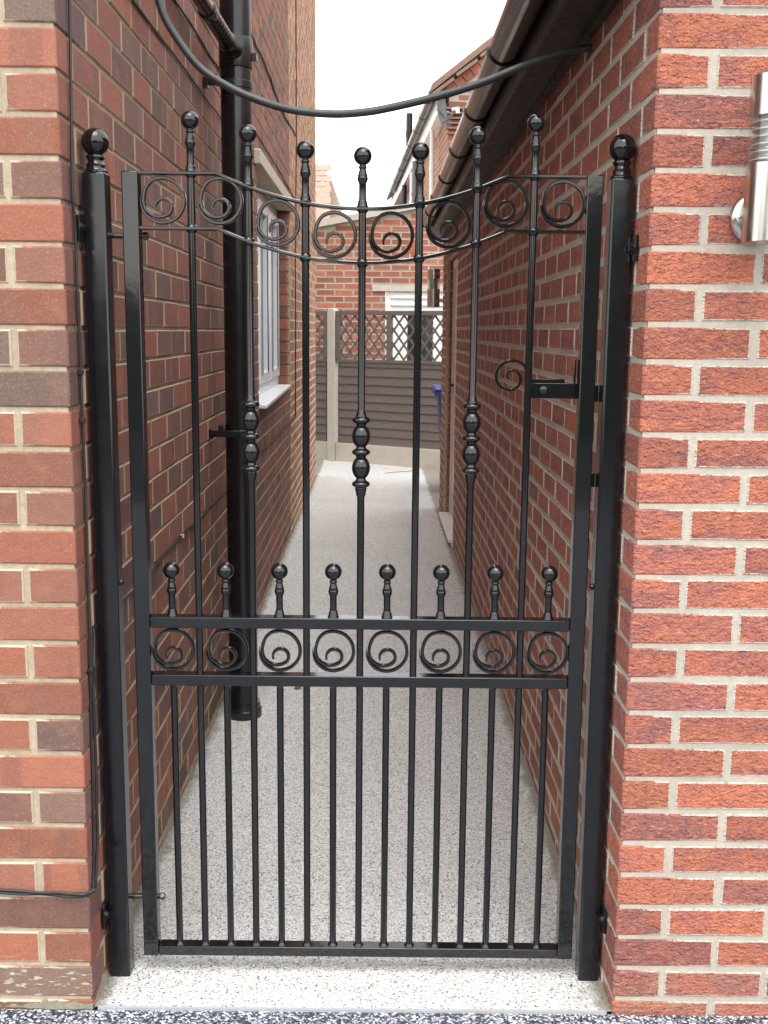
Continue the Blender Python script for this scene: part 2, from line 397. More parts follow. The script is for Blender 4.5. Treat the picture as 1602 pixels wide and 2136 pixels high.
# ------------------------------------------------------------------ brickwork
def bricks(mb, O, u, n, L0, L1, zs, header=None, openings=(), seed=1, mort=.010, bev=.003, jit=1.0, top=None, depth=.1, ring=.009, m=0, off=0.0, brick=.215):
    """one face of brickwork.  header(k) -> True when course k starts with a half at the corner u=0 (mitred corner); None = plain run"""
    if mb.rnd is None: mb.rnd = []; mb.edge = []
    O = Vector(O); u = Vector(u).normalized(); n = Vector(n).normalized(); Z = Vector((0, 0, 1))
    rg = random.Random(seed); P = brick + mort; half = brick / 2 - mort / 2
    def pt(a, d, z): return O + u * a + n * d + Z * z
    for k in range(len(zs) - 1):
        z0 = zs[k] + mort / 2; z1 = zs[k + 1] - mort / 2; zc = (z0 + z1) / 2
        spans = []
        if header is not None:
            if header(k): spans.append((0.0, half)); a = half + mort
            else: spans.append((0.0, brick)); a = P
        else:
            a = L0 - (off + (P / 2 if k % 2 else 0)) % P
        while a < L1:
            spans.append((a, a + brick)); a += P
        ccol = random.Random(seed * 7919 + k if header is None else 31337 + k * 13 + int(abs(O.x) * 100))
        for i, (a0, a1) in enumerate(spans):
            first = header is not None and i == 0
            a0 = max(a0, L0); a1 = min(a1, L1)
            pieces = [(a0, a1)]
            for (oa, ob, oz0, oz1) in openings:
                if oz0 < zc < oz1:
                    q = []
                    for (s0, s1) in pieces:
                        if s1 <= oa or s0 >= ob: q.append((s0, s1)); continue
                        if s0 < oa: q.append((s0, oa))
                        if s1 > ob: q.append((ob, s1))
                    pieces = q
            for (s0, s1) in pieces:
                if s1 - s0 < .006: continue
                if top and max(zc + .03 - top(s0), zc + .03 - top(s1)) > 0: continue
                rr = ccol if first else rg
                col = (rr.random(), rr.random(), rr.random(), 1)
                j = lambda q: rg.uniform(-q, q) * jit
                dj = 0 if first else j(.0013)
                A0 = s0 + (0 if (first or s0 == L0) else j(.002)); A1 = s1 + j(.002)
                Za = z0 + j(.0012); Zb = z1 + j(.0012); t1 = j(.001); t2 = j(.001)
                mit = first
                dep = .02 if mit else depth
                # rings: back, shoulder, arris, inner
                def ringpts(e0, e1, d, ins):
                    return [pt(A0 + e0, d, Za + ins), pt(A1 - e1, d, Za + ins + t1), pt(A1 - e1, d, Zb - ins + t2), pt(A0 + e0, d, Zb - ins)]
                v = ringpts(.02 if mit else 0, 0, -dep, 0)
                v += ringpts(bev / 2 if mit else 0, 0, dj - (bev / 2 if mit else bev), 0)
                if mit:
                    v[5] = pt(A1, dj - bev, Za + t1); v[6] = pt(A1, dj - bev, Zb + t2)
                bv_ = min(bev, (A1 - A0) * .3); v += ringpts(bv_, bv_, dj, bev)
                rg_ = min(ring, (A1 - A0) * .4); v += ringpts(rg_, rg_, dj, ring)
                f = []
                for q in range(3):
                    for w in range(4):
                        w2 = (w + 1) % 4
                        f.append((q * 4 + w, q * 4 + w2, q * 4 + 4 + w2, q * 4 + 4 + w))
                f.append((12, 13, 14, 15))
                mb.add(v, f, m)
                mb.rnd += [col] * len(f)
                mb.edge += [1] * 4 + [0] * 8 + [1] * 4
                if mit:                                    # the arris at the corner is the brick itself: no smear there
                    b0 = len(mb.edge) - 16
                    for q in (4, 7, 8, 11): mb.edge[b0 + q] = .5
def slab(mb, O, u, n, L0, L1, z0, z1, openings=(), rec=.004, depth=.1, m=1):
    """the mortar bed behind the bricks, cut round the openings"""
    if mb.rnd is None: mb.rnd = []; mb.edge = []
    openings = [(q[0] - .007, q[1] + .007, q[2] - .004, q[3] + .004) for q in openings]
    us = sorted({L0, L1, *[o for q in openings for o in q[:2]]}); zz = sorted({z0, z1, *[o for q in openings for o in q[2:]]})
    us = [a for a in us if L0 <= a <= L1]; zz = [a for a in zz if z0 <= a <= z1]
    for a, b in zip(us, us[1:]):
        for c, d in zip(zz, zz[1:]):
            if any(q[0] <= (a + b) / 2 <= q[1] and q[2] <= (c + d) / 2 <= q[3] for q in openings): continue
            nf = len(mb.f); nv = len(mb.v)
            mb.obox(O, u, n, a, b, -depth + .001, -rec, c, d, m)
            mb.rnd += [(.5, .5, .5, 1)] * (len(mb.f) - nf); mb.edge += [1] * (len(mb.v) - nv)

# ------------------------------------------------------------------ setting: ground
mb = MB(); mb.box(-60, 60, -60, 90, -.3, -.012); g = mb.build('ground', M['ground'], smooth=0); tag(g, kind='structure')
mb = MB(); mb.box(-6, 8, -7, -.134, -.2, -.004); g = mb.build('driveway', M['gravel'], smooth=0); tag(g, kind='structure')
mb = MB()
mb.add([(-3, -.128, 0), (4, -.128, 0), (4, 11.2, 0), (-3, 11.2, 0)], [(0, 1, 2, 3)])
g = mb.build('path', M['resin'], smooth=0); tag(g, kind='structure')
mb = MB(); mb.box(-.625, .505, -.1345, -.1275, -.1, .002)
tag(mb.build('edging_strip', M['edging'], smooth=0), 'thin silver metal edging strip between pale path and dark gravel', 'edging strip')

mb = MB(); rg = random.Random(5); n_ = 90; v = []
for i in range(n_ + 1):
    x = -45 + 90 * i / n_; h = 3.2 + 1.6 * sin(x * .31) + .9 * sin(x * .9 + 1) + rg.uniform(-.3, .5)
    v += [(x, -13, -.02), (x, -14.5, h * .6), (x, -17, h), (x, -24, h * .8), (x, -30, -.02)]
mb.add(v, [(i * 5 + k, i * 5 + k + 1, i * 5 + k + 6, i * 5 + k + 5) for i in range(n_) for k in range(4)])
g = mb.build('reflection_bank', M['bank_green']); tag(g, kind='structure')  # unseen dark bank, added behind the camera to darken the gate's reflections
# ------------------------------------------------------------------ left house
LU = Vector((-.0085, 1, 0)).normalized(); LN = Vector((1, .0085, 0)).normalized(); LO = Vector((-.636, -.13, 0))
def lw(y, d, z): # point on the left wall, d metres proud
    return LO + LU * (y + .13) + LN * d + Vector((0, 0, z))
house = thing('brick_house', 'tall old red and brown brick house on the left of the gate', 'house', (-.636, -.13, 0))
zsL = [.021 + .0816 * k for k in range(-1, 67)]
EXT = 5.69
mb = MB()
win = (3.56, 5.67, 1.09, 2.385)
mb2ops = [win, (3.46, 5.72, 2.30, 2.385)]
hdr = lambda k: (k - 1) % 2 == 1
bricks(mb, LO, (-1, 0, 0), (0, -1, 0), 0, 2.6, zsL, hdr, seed=11)
bricks(mb, LO, LU, LN, 0, EXT, zsL, lambda k: not hdr(k), mb2ops, seed=12, m=2, mort=.008, brick=.217)
slab(mb, LO, Vector((-1, 0, 0)), Vector((0, -1, 0)), .006, 2.6, -.1, 5.45)
slab(mb, LO, LU, LN, .008, EXT - .002, -.1, 5.45, mb2ops, m=3)
mb.build('wall', [M['brick_left'], M['mortar_left'], M['brick_alley'], M['mortar_alley']], house)
mb = MB()
zsE = [.035 + .0765 * k for k in range(-1, 72)]
bricks(mb, LO, LU, LN, EXT, 9.02, zsE, None, seed=14, off=.06)
slab(mb, LO, LU, LN, EXT, 9.015, -.1, 5.45)
o = mb.build('wall', [M['brick_ext'], M['mortar_ext']], house); o['label'] = 'paler brick extension at the far end'
mb = MB()   # hidden core and far end so that the house is solid
mb.obox(LO, LU, LN, .11, 8.9, -4.5, -.16, 0, 5.44)
mb.build('inner_wall', M['mortar_left'], house, smooth=0)
mb = MB()
mb.prism([(-.12, 5.46), (4.62, 5.46), (2.25, 7.1)], -LN, (0, 0, 1), LU, LO, 9.05)
mb.build('roof', M['tile'], house, smooth=0)
mb = MB()   # mortar fillet at the foot of the wall
for A, B, Nn in ((Vector((-1, 0, 0)), 2.6, Vector((0, -1, 0))), (LU, 9.0, LN)):
    sgn = [(-.003, .0), (.009, .0), (.001, .014), (-.003, .016)]
    v = []; n_ = 400 if A is LU else 130
    for i in range(n_ + 1):
        a = B * i / n_; w = random.uniform(.35, 1.1) + .45 * sin(a * 9) * sin(a * 23)
        for d, z in sgn: v.append(LO + A * a + Nn * (d * w) + Vector((0, 0, z * w - .001 * (z == 0))))
    mb.add(v, [(i * 4 + k, i * 4 + (k + 1) % 4, i * 4 + 4 + (k + 1) % 4, i * 4 + 4 + k) for i in range(n_) for k in range(4)])
mb.build('mortar_fillet', M['fillet'], house)
mb = MB(); mb.obox(LO, LU, LN, 3.47, 5.72, -.12, .03, 2.312, 2.386)
mb.build('lintel', M['stone'], house, bevel=.006)
# window
wn = MB()
w0, w1, wz0, wz1 = 3.57, 5.66, 1.103, 2.310
D0, D1 = -.14, -.085
for a, b, c, d in ((w0, w0 + .06, wz0, wz1), (w1 - .06, w1, wz0, wz1), (w0 + .06, w1 - .06, wz0, wz0 + .06), (w0 + .06, w1 - .06, wz1 - .06, wz1)):
    wn.obox(LO, LU, LN, a, b, D0, D1, c, d)
third = (w1 - w0 - .12) / 3
for k in (1, 2):
    wn.obox(LO, LU, LN, w0 + .06 + third * k - .03, w0 + .06 + third * k + .03, D0, D1 - .002, wz0 + .06, wz1 - .06)
frame = wn.build('window', M['frame_white'], house, bevel=.005)
for k in range(3):
    s0 = w0 + .06 + third * k + (.03 if k else 0) + .004; s1 = w0 + .06 + third * (k + 1) - (.03 if k < 2 else 0) - .004
    sm = MB(); z0 = wz0 + .064; z1 = wz1 - .064
    for a, b, c, d in ((s0, s0 + .13, z0, z1), (s1 - .13, s1, z0, z1), (s0 + .13, s1 - .13, z0, z0 + .065), (s0 + .13, s1 - .13, z1 - .065, z1)):
        sm.obox(LO, LU, LN, a, b, D0 + .015, D1 + .016, c, d)
    sm.build('sash', M['frame_white'], frame, bevel=.006)
    for a, b in ((s0 - .004, s0 - .0005), (s1 + .0005, s1 + .004)):
        gm = MB(); gm.obox(LO, LU, LN, a, b, D0 + .01, D1 + .003, z0 - .004, z1); gm.build('gasket', M['gasket'], frame)
    for a, b in ((s0 + .118, s0 + .129), (s1 - .129, s1 - .118), (s0 + .055, s0 + .066)):
        gm = MB(); gm.obox(LO, LU, LN, a, b, D0 + .02, D1 + .0185, z0 + .05, z1 - .05); gm.build('gasket', M['gasket'], frame)
    pm = MB(); pm.obox(LO, LU, LN, s0 + .125, s1 - .125, D0 + .03, D0 + .04, z0 + .05, z1 - .05)
    pm.build('pane', M['pane'], frame)
sl = MB()
q = []
for z in (1.077, 1.102):
    for yy, dd in ((3.42, -.13), (3.42, .045), (5.535, .004), (5.535, -.13)): q.append(lw(yy, dd, z))
sl.add(q, [(0, 1, 2, 3), (7, 6, 5, 4), (0, 4, 5, 1), (1, 5, 6, 2), (2, 6, 7, 3), (3, 7, 4, 0)])
sl.build('window_sill', M['frame_white'], house, bevel=.006)

# ------------------------------------------------------------------ right outbuilding
RU = Vector((-.0067, 1, 0)).normalized(); RN = Vector((-1, -.0067, 0)).normalized(); RO = Vector((.5175, -.13, 0))
def rw(y, d, z): return RO + RU * (y + .13) + RN * d + Vector((0, 0, z))
shed = thing('brick_outbuilding', 'low building of rustic orange red brick on the right of the gate', 'outbuilding', (.5175, -.13, 0))
zsR = [.032 + .0738 * k for k in range(-1, 31)]
mb = MB(); dop = [(5.2875, 6.4125, -.2, 2.03)]
hdr = lambda k: (k - 1) % 2 == 0
bricks(mb, RO, (1, 0, 0), (0, -1, 0), 0, 2.6, zsR, hdr, seed=21, ring=.010, mort=.0105, brick=.2145)
bricks(mb, RO, RU, RN, 0, 6.98, zsR, lambda k: not hdr(k), dop, seed=22, ring=.010, mort=.0105, brick=.2145)
slab(mb, RO, Vector((1, 0, 0)), Vector((0, -1, 0)), .006, 2.6, -.1, 2.26, rec=.002)
slab(mb, RO, RU, RN, .0085, 6.97, -.1, 2.26, dop, rec=.002)
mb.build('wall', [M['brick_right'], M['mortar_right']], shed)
mb = MB(); mb.obox(RO, RU, RN, .11, 6.9, -3.5, -.16, 0, 2.25); mb.build('inner_wall', M['mortar_right'], shed, smooth=0)
mb = MB(); mb.obox(RO, RU, RN, -.06, 7.03, -.02, .098, 2.243, 2.262)
mb.obox(RO, RU, RN, -.058, 7.028, .0, .022, 2.222, 2.242)
mb.build('soffit', M['fascia'], shed)
mb = MB(); mb.obox(RO, RU, RN, -.07, 7.04, .098, .116, 2.232, 2.372); mb.build('fascia', M['fascia'], shed, bevel=.003)
mb = MB(); v = []
for a in (-.12, 7.08):
    for d, z in ((.13, 2.385), (-3.6, 4.2), (-3.6, 4.12), (.13, 2.345)): v.append(RO + RU * a + RN * d + Vector((0, 0, z)))
mb.add(v, [(0, 1, 2, 3), (7, 6, 5, 4), (0, 4, 5, 1), (1, 5, 6, 2), (2, 6, 7, 3), (3, 7, 4, 0)]); mb.build('roof', M['tile'], shed, smooth=0)
# half round gutter, open at the top
def gutter_mesh(c_d, c_z, r, a0, a1, O, u, n, th=.003, seg=14):
    g = MB(); v = []; sec = []
    for i in range(seg + 1):
        t = pi + pi * i / seg; sec.append((r * cos(t), r * sin(t)))
    for i in range(seg, -1, -1):
        t = pi + pi * i / seg; sec.append(((r - th) * cos(t), (r - th) * sin(t)))
    ns = len(sec)
    for a in (a0, a1):
        for p, q in sec: v.append(O + u * a + n * (c_d + p) + Vector((0, 0, c_z + q)))
    f = [(k, (k + 1) % ns, (k + 1) % ns + ns, k + ns) for k in range(ns)]
    g.add(v, f)
    for a in (a0, a1):   # stop ends
        w = [O + u * a + n * (c_d + p) + Vector((0, 0, c_z + q)) for p, q in sec[:seg + 1]]
        w2 = [p + u * .004 * (1 if a == a0 else -1) for p in w]
        k = seg + 1
        g.add(w + w2, [tuple(range(k)), tuple(range(2 * k - 1, k - 1, -1))] + [(i, i + k, (i + 1) % k + k, (i + 1) % k) for i in range(k)])
    return g
gc, gz, gr = .160, 2.335, .047
gut = gutter_mesh(gc, gz, gr, -.09, 6.62, RO, RU, RN).build('gutter', M['brown'], shed)
for y in (.35, 1.15, 2.05, 2.95, 3.85, 4.75, 5.6, 6.4):
    b = MB(); v = []; sec = []
    for i in range(15):
        t = pi + pi * i / 14; sec.append(((gr + .001) * cos(t), (gr + .001) * sin(t)))
    for i in range(14, -1, -1):
        t = pi + pi * i / 14; sec.append(((gr + .006) * cos(t), (gr + .006) * sin(t)))
    ns = len(sec)
    for a in (y + .13 - .016, y + .13 + .016):
        for p, q in sec: v.append(RO + RU * a + RN * (gc + p) + Vector((0, 0, gz + q)))
    b.add(v, [(k, (k + 1) % ns, (k + 1) % ns + ns, k + ns) for k in range(ns)] + [tuple(range(ns)), tuple(range(2 * ns - 1, ns - 1, -1))])
    b.build('gutter_bracket', M['plastic'], gut)
# side door, set back in its opening
dm = MB(); a0, a1, dz = 5.292, 6.408, 2.025
for a, b, c, d in ((a0, a0 + .06, .06, dz), (a1 - .06, a1, .06, dz), (a0 + .06, a1 - .06, dz - .06, dz)):
    dm.obox(RO, RU, RN, a, b, -.099, -.045, c, d)
door = dm.build('door', M['offwhite'], shed, bevel=.004)
pm = MB(); pm.obox(RO, RU, RN, a0 + .063, a1 - .063, -.09, -.06, .066, dz - .063)
for z0, z1 in ((.2, .85), (1.05, 1.85)):
    pm.obox(RO, RU, RN, a0 + .2, a1 - .2, -.062, -.052, z0, z1)
pm.build('door_panel', M['offwhite'], door, bevel=.004)
hm = MB(); hm.obox(RO, RU, RN, a1 - .10, a1 - .04, -.062, -.03, 1.065, 1.085); hm.build('handle', M['gasket'], door, bevel=.003)
sm = MB(); sm.obox(RO, RU, RN, 5.23, 6.40, -.1, .035, .035, .06); sm.obox(RO, RU, RN, 5.235, 6.395, -.09, .012, .0, .034)
sm.build('door_sill', M['white'], shed, bevel=.004)

# ------------------------------------------------------------------ gate
PAINT = M['paint']
gate = thing('garden_gate', 'black wrought iron garden gate with scrolls and ball finials between two posts', 'gate', (-.051, .0175, .045))
def gpart(mb, name, bevel=0, parent=gate, mt=None): return mb.build(name, mt or PAINT, parent, bevel=bevel)
XC = -.051; SP = .1195
for a, b in ((-.551, -.517), (.4145, .4485)):
    m = MB(); m.box(a, b, 0, .035, .045, 1.812); gpart(m, 'stile', .0025)
def arc(x, base): return base + .74 * (x - XC) ** 2
K = .3035
def topz(x): return 1.809 if abs(x - XC) > K else arc(x, 1.741)
for name, base, flat in (('top_rail', 1.741, 1.809), ('curved_rail', 1.630, 1.6975)):
    pts = [(-.5165, flat), (-.43, flat), (XC - K - .004, flat)]
    n = 26
    pts += [(XC - K + 2 * K * i / n, arc(XC - K + 2 * K * i / n, base)) for i in range(n + 1)]
    pts += [(XC + K + .004, flat), (.34, flat), (.414, flat)]
    m = MB(); m.ribbon(pts, .0037, .0135, .0175); gpart(m, name)
for name, z0, z1 in (('middle_rail', .835, .860), ('middle_rail', .702, .727), ('bottom_rail', .045, .068)):
    m = MB(); m.box(-.5165, .414, .002, .033, z0, z1); gpart(m, name, .002)
# bars
def weld(z, s, r=.0078):   # little weld fillet profile, s=+1 grows downwards to the rail at z
    return [(r + .0045, z), (r + .0035, z + s * .002), (r + .0008, z + s * .005)]
BOSS = [(.0078, .0), (.0105, .007), (.0118, .009), (.0105, .010), (.0115, .014), (.0145, .017), (.0185, .0205), (.0195, .0235), (.0188, .0265), (.0150, .030), (.0120, .0325), (.0112, .037),
        (.0128, .042), (.0162, .050), (.0188, .058), (.0196, .066), (.0188, .074), (.0162, .082), (.0130, .089), (.0112, .094), (.0115, .098), (.0150, .101), (.0188, .1045), (.0195, .108), (.0185, .111), (.0140, .1145), (.0112, .118)]
BOSS2 = [(r, z + .086) for r, z in BOSS[11:]] 
def boss_profile(ztop):
    p = []
    for r, z in BOSS: p.append((r, ztop - z))
    q = [(r, ztop - z) for r, z in BOSS2]
    tail = [(.0118, ztop - .206), (.0108, ztop - .2065), (.0110, ztop - .210), (.0078, ztop - .2145)]
    out = p[:25] + [(.0140, ztop - .1145), (.0112, ztop - .119)]
    out = []
    def bulb(c): return [(.0198 * math.sqrt(1 - (q / 26.0) ** 2), c + q / 1000) for q in (-22.5, -20, -17, -13, -8.5, -4, 0, 4, 8.5, 13, 17, 20, 22.5)]
    def ring(c): return [(.0108, c - .0095), (.0120, c - .0075), (.0165, c - .0052), (.0192, c - .0025), (.0198, c), (.0192, c + .0025), (.0165, c + .0052), (.0120, c + .0075), (.0108, c + .0095)]
    spec = [(.0078, 0), (.0090, .005), (.0106, .008), (.0100, .0095), (.0116, .0125)] + ring(.023)[1:-1] + bulb(.058) + ring(.0925)[1:-1] + bulb(.127) + ring(.1625)[1:-1] + \
           [(.0126, .173), (.0116, .180), (.0105, .183), (.0108, .186), (.0080, .191)]
    return [(r, ztop - z) for r, z in spec]
def segbar(name, x, z0, z1, extra=None, parent=gate):
    prof = weld(z0, 1) + [(.0078, z0 + .006)]
    if extra: prof += list(reversed(extra))
    prof += [(.0078, z1 - .006)] + list(reversed(weld(z1, -1)))
    m = MB(); m.lathe(prof, (x, .0175, 0), seg=18)
    return m.build(name, PAINT, parent)
FIN = [(.0125, 0), (.0122, .002), (.0108, .004), (.0104, .0085), (.0092, .012), (.0082, .014), (.0076, .020), (.0076, .046), (.0082, .049), (.0106, .0545), (.0112, .0575), (.0108, .0605), (.0100, .062), (.0102, .0635),
       (.0088, .0685), (.0072, .0745), (.0066, .0765), (.0082, .0785), (.0086, .0805), (.0080, .0825), (.0068, .084)]
def ball_prof(base, r, zc, n=12):
    zb = base[-1][1]; rb = base[-1][0]
    t0 = math.asin(min(1, rb / r)); out = list(base)
    for i in range(n + 1):
        t = (pi - t0) + (0.03 - (pi - t0)) * i / n
        out.append((r * sin(t), zc + r * cos(t)))
    return out
fin_me = MB(); fin_me.lathe(ball_prof(FIN, .0188, .103), (0, 0, 0), seg=24)
finial = fin_me.build('finial', PAINT, gate, local=(0, 0, 0))
def place_fin(x, z, first=[True]):
    p = (x - gate.location.x, 0, z - gate.location.z)
    if first[0]: finial.location = p; first[0] = False; return finial
    return copy_to(finial, gate, p)
for i in range(-3, 4):
    x = XC + SP * i; tz = topz(x); lz = (1.6975 if abs(x - XC) > K else arc(x, 1.630))
    bt = {0: 1.322, 2: 1.354, -2: 1.354}.get(i)
    prof = weld(.068, 1) + [(.0078, .075), (.0078, .8)]
    if bt: prof += list(reversed(boss_profile(bt)))
    prof += [(.0078, lz - .009)] + list(reversed(weld(lz - .003, -1))) + weld(lz + .003, 1) + [(.0078, tz - .009)] + list(reversed(weld(tz - .003, -1)))
    m = MB(); m.lathe(prof, (x, .0175, 0), seg=18); m.build('bar', PAINT, gate)
    place_fin(x, tz + .0035)
for i in range(8):
    x = XC + SP * (i - 3.5)
    segbar('short_bar', x, .068, .702); place_fin(x, .860)
# scrolls
def scroll_pts():
    P = []
    hx, hz, hr = .002, -.0135, .0175
    for a in range(200, -61, -10):
        q = radians(a); P.append((hx + hr * cos(q), hz + hr * sin(q)))
    # sweep out to the ring
    p0 = P[-1]
    R = .0455
    for t in (.2, .4, .6, .8):
        ang = -60 + (-148 + 60) * t
        # radius about the ring centre grows from |p0| to R
        r0 = math.hypot(*p0); a0 = math.degrees(math.atan2(p0[1], p0[0]))
        ang = a0 + (-148 - a0) * t; rr = r0 + (R - .006 - r0) * t
        q = radians(ang); P.append((rr * cos(q), rr * sin(q)))
    for a in range(-150, -556, -8):
        q = radians(a); k = min(1, max(0, (-190 - a) / 60)); k = k * k * (3 - 2 * k)
        P.append(((R - .006 * (1 - k)) * cos(q), (R - .006 * (1 - k)) * sin(q)))
    return P
SC = scroll_pts()
tp = [min(1, .55 + i * .06, .12 + (len(SC) - 1 - i) * .14) for i in range(len(SC))]
sm = MB(); sm.ribbon(SC, .0037, .0064, 0, tp)
scroll = sm.build('scroll', PAINT, gate, local=(0, 0, 0))
up = [1.757, 1.757, 1.7135, 1.690, 1.690, 1.7135, 1.757, 1.757]; first = True
for row in (0, 1):
    for i in range(8):
        x = XC + SP * (i - 3.5); z = up[i] - .0025 if row == 0 else .7815
        p = (x - gate.location.x, 0, z - gate.location.z)
        if first: scroll.location = p; first = False
        else: copy_to(scroll, gate, p)
# hinge pins, latch
for z in (1.682, .183):
    m = MB(); m.lathe([(.006, 0), (.006, .083)], (-.585, .022, z), (1, 0, 0), seg=12); m.lathe([(.0085, 0), (.0085, .008)], (-.512, .022, z), (1, 0, 0), seg=6)
    gpart(m, 'hinge_pin')
m = MB(); m.box(.318, .4495, .037, .043, 1.348, 1.381); m.box(.318, .39, .0445, .050, 1.374, 1.390); m.box(.408, .4125, .0355, .05, 1.36, 1.432)
latch = gpart(m, 'latch', .001)
m = MB(); m.lathe([(.009, 0), (.0085, .003), (.004, .005)], (.343, .037, 1.366), (0, -1, 0), seg=16); gpart(m, 'bolt', parent=latch)
hp = []
for i in range(60):
    t = i / 59; a = radians(28 + 540 * t); r = .036 * (1 - t) ** .75 * 1.0 + .0035
    hp.append((.272 + r * cos(a) * (1 if t > .08 else 1.0), 1.392 + r * sin(a)))
hp = [(.318, 1.366), (.314, 1.380), (.310, 1.392), (.3065, 1.402)] + hp[1:]
m = MB(); m.ribbon(hp, .0032, .005, .042, [1] * 40 + [max(.5, 1 - .02 * k) for k in range(len(hp) - 40)]); gpart(m, 'latch_handle', parent=latch)

# posts
def gate_post(x0, x1, y0, y1, h, label, lug_side):
    t = thing('gate_post', label, 'gate post', ((x0 + x1) / 2, (y0 + y1) / 2, 0), 'gate posts')
    m = MB(); m.box(x0, x1, y0, y1, -.05, h); m.build('shaft', M['satin'], t, bevel=.005)
    cx, cy = (x0 + x1) / 2, (y0 + y1) / 2
    base = [(.0235, h), (.0235, h + .003), (.0205, h + .006), (.0190, h + .012), (.0200, h + .015), (.0165, h + .019), (.0155, h + .024), (.0175, h + .027), (.0195, h + .030), (.0185, h + .034), (.0145, h + .037)]
    m = MB(); m.lathe(ball_prof(base, .0285, h + .061), (cx, cy, 0), seg=28); m.build('ball_cap', PAINT, t)
    for z in ((1.692, .165) if lug_side < 0 else (1.662, .165)):
        m = MB(); xs = x0 - .0045 if lug_side < 0 else x1 - .002
        m.box(xs, xs + .0065, y0 - .034, y0 + .001, z - .026, z + .026); lug = m.build('mounting_lug', M['satin'], t, bevel=.001)
        m = MB(); ax = (1, 0, 0) if lug_side < 0 else (-1, 0, 0)
        m.lathe([(.012, 0), (.012, .003)], (xs + (.0065 if lug_side < 0 else 0), y0 - .018, z), ax, seg=18)
        m.lathe([(.008, .003), (.008, .009)], (xs + (.0065 if lug_side < 0 else 0), y0 - .018, z), ax, seg=6); m.build('bolt', M['satin'], lug)
    for z in (.935,):
        m = MB(); m.lathe([(.0075, -.001), (.007, .004), (.003, .006)], (x1 if lug_side < 0 else x0, y0 + .03, z), (1, 0, 0) if lug_side < 0 else (-1, 0, 0), seg=14); m.build('bolt', M['satin'], t)
    return t
gate_post(-.629, -.581, -.014, .036, 1.808, 'black square steel gate post with ball cap against the smooth left wall', -1)
rp = gate_post(.4625, .5105, -.014, .036, 1.806, 'black square steel gate post with ball cap against the rustic right wall', 1)
m = MB(); m.box(.4500, .4615, .028, .036, 1.342, 1.378); m.build('latch_keep', M['satin'], rp, bevel=.001)
m = MB(); m.box(.4450, .463, .0365, .046, 1.155, 1.185); m.build('gate_stop', M['satin'], rp, bevel=.001)

# ------------------------------------------------------------------ sagging pipe above the gate
pp = [(-.640, 2.62), (-.628, 2.50), (-.607, 2.395), (-.584, 2.326), (-.562, 2.258), (-.509, 2.179), (-.462, 2.131), (-.377, 2.084), (-.28, 2.051), (-.205, 2.038), (-.133, 2.034), (-.07, 2.038), (-.011, 2.047), (.111, 2.075), (.232, 2.111), (.352, 2.158), (.424, 2.183), (.47, 2.195), (.512, 2.199)]
def resample(pts, n=5):   # Catmull-Rom
    out = []
    P = [Vector(p) for p in pts]
    for i in range(len(P) - 1):
        p0 = P[max(i - 1, 0)]; p1 = P[i]; p2 = P[i + 1]; p3 = P[min(i + 2, len(P) - 1)]
        for k in range(n):
            t = k / n
            out.append(.5 * ((2 * p1) + (p2 - p0) * t + (2 * p0 - 5 * p1 + 4 * p2 - p3) * t * t + (3 * p1 - p0 - 3 * p2 + p3) * t ** 3))
    out.append(P[-1]); return out
m = MB(); m.tube(resample([(x, .57, z) for x, z in pp], 4), .0098, 12)
tag(m.build('overhead_pipe', M['hose']), 'dark grey pipe sagging across the alley above the gate', 'pipe')

# ------------------------------------------------------------------ drainpipe on the left wall
PX, PY = -.541, 1.735
dp = thing('drainpipe', 'thick black soil pipe standing against the left house wall', 'drainpipe', (PX, PY, 0))
m = MB(); m.lathe([(.0555, .05), (.0555, 5.3)], (PX, PY, 0), seg=32); m.build('pipe', M['plastic'], dp)
m = MB(); m.lathe([(.069, -.01), (.070, .012), (.069, .03), (.065, .033), (.064, .05), (.062, .06), (.0558, .062)], (PX, PY, 0), seg=32); m.build('collar', M['plastic'], dp)
m = MB()
for k, (y, r) in enumerate([(1.735, .034), (1.64, .034), (1.635, .030), (1.56, .030), (1.555, .027), (1.50, .027)]): pass
A = Vector((PX, PY, 2.452)); B = Vector((-.590, .75, 2.49)); d = (B - A); ln = d.length
prof = [(.033, .03), (.033, .075), (.029, .078), (.029, .12), (.032, .122), (.032, .15), (.026, .153)]
z = .16
while z < .40:
    prof += [(.0255, z), (.0275, z + .006), (.0275, z + .016), (.0255, z + .022)]; z += .034
prof += [(.030, z), (.030, z + .045), (.024, z + .048), (.024, ln)]
m.lathe(prof, A, d, seg=20); m.build('branch_pipe', M['plastic'], dp)
m = MB(); m.lathe([(.0585, 2.40), (.0595, 2.405), (.0595, 2.50), (.0585, 2.505)], (PX, PY, 0), seg=32)
m.box(PX + .05, PX + .075, PY - .01, PY + .012, 2.43, 2.455); m.build('boss_strap', M['plastic'], dp, bevel=.001)
for z in (1.108, 2.345):
    m = MB(); m.lathe([(.0565, z - .013), (.0585, z - .012), (.0585, z + .012), (.0565, z + .013)], (PX, PY, 0), seg=32)
    m.box(PX - .094, PX, PY - .064, PY - .056, z - .012, z + .012); m.box(PX - .109, PX - .092, PY - .066, PY - .03, z - .016, z + .016)
    m.box(PX - .075, PX - .06, PY - .06, PY + .03, z + .004, z + .03)
    m.build('pipe_bracket', M['plastic'], dp, bevel=.001)

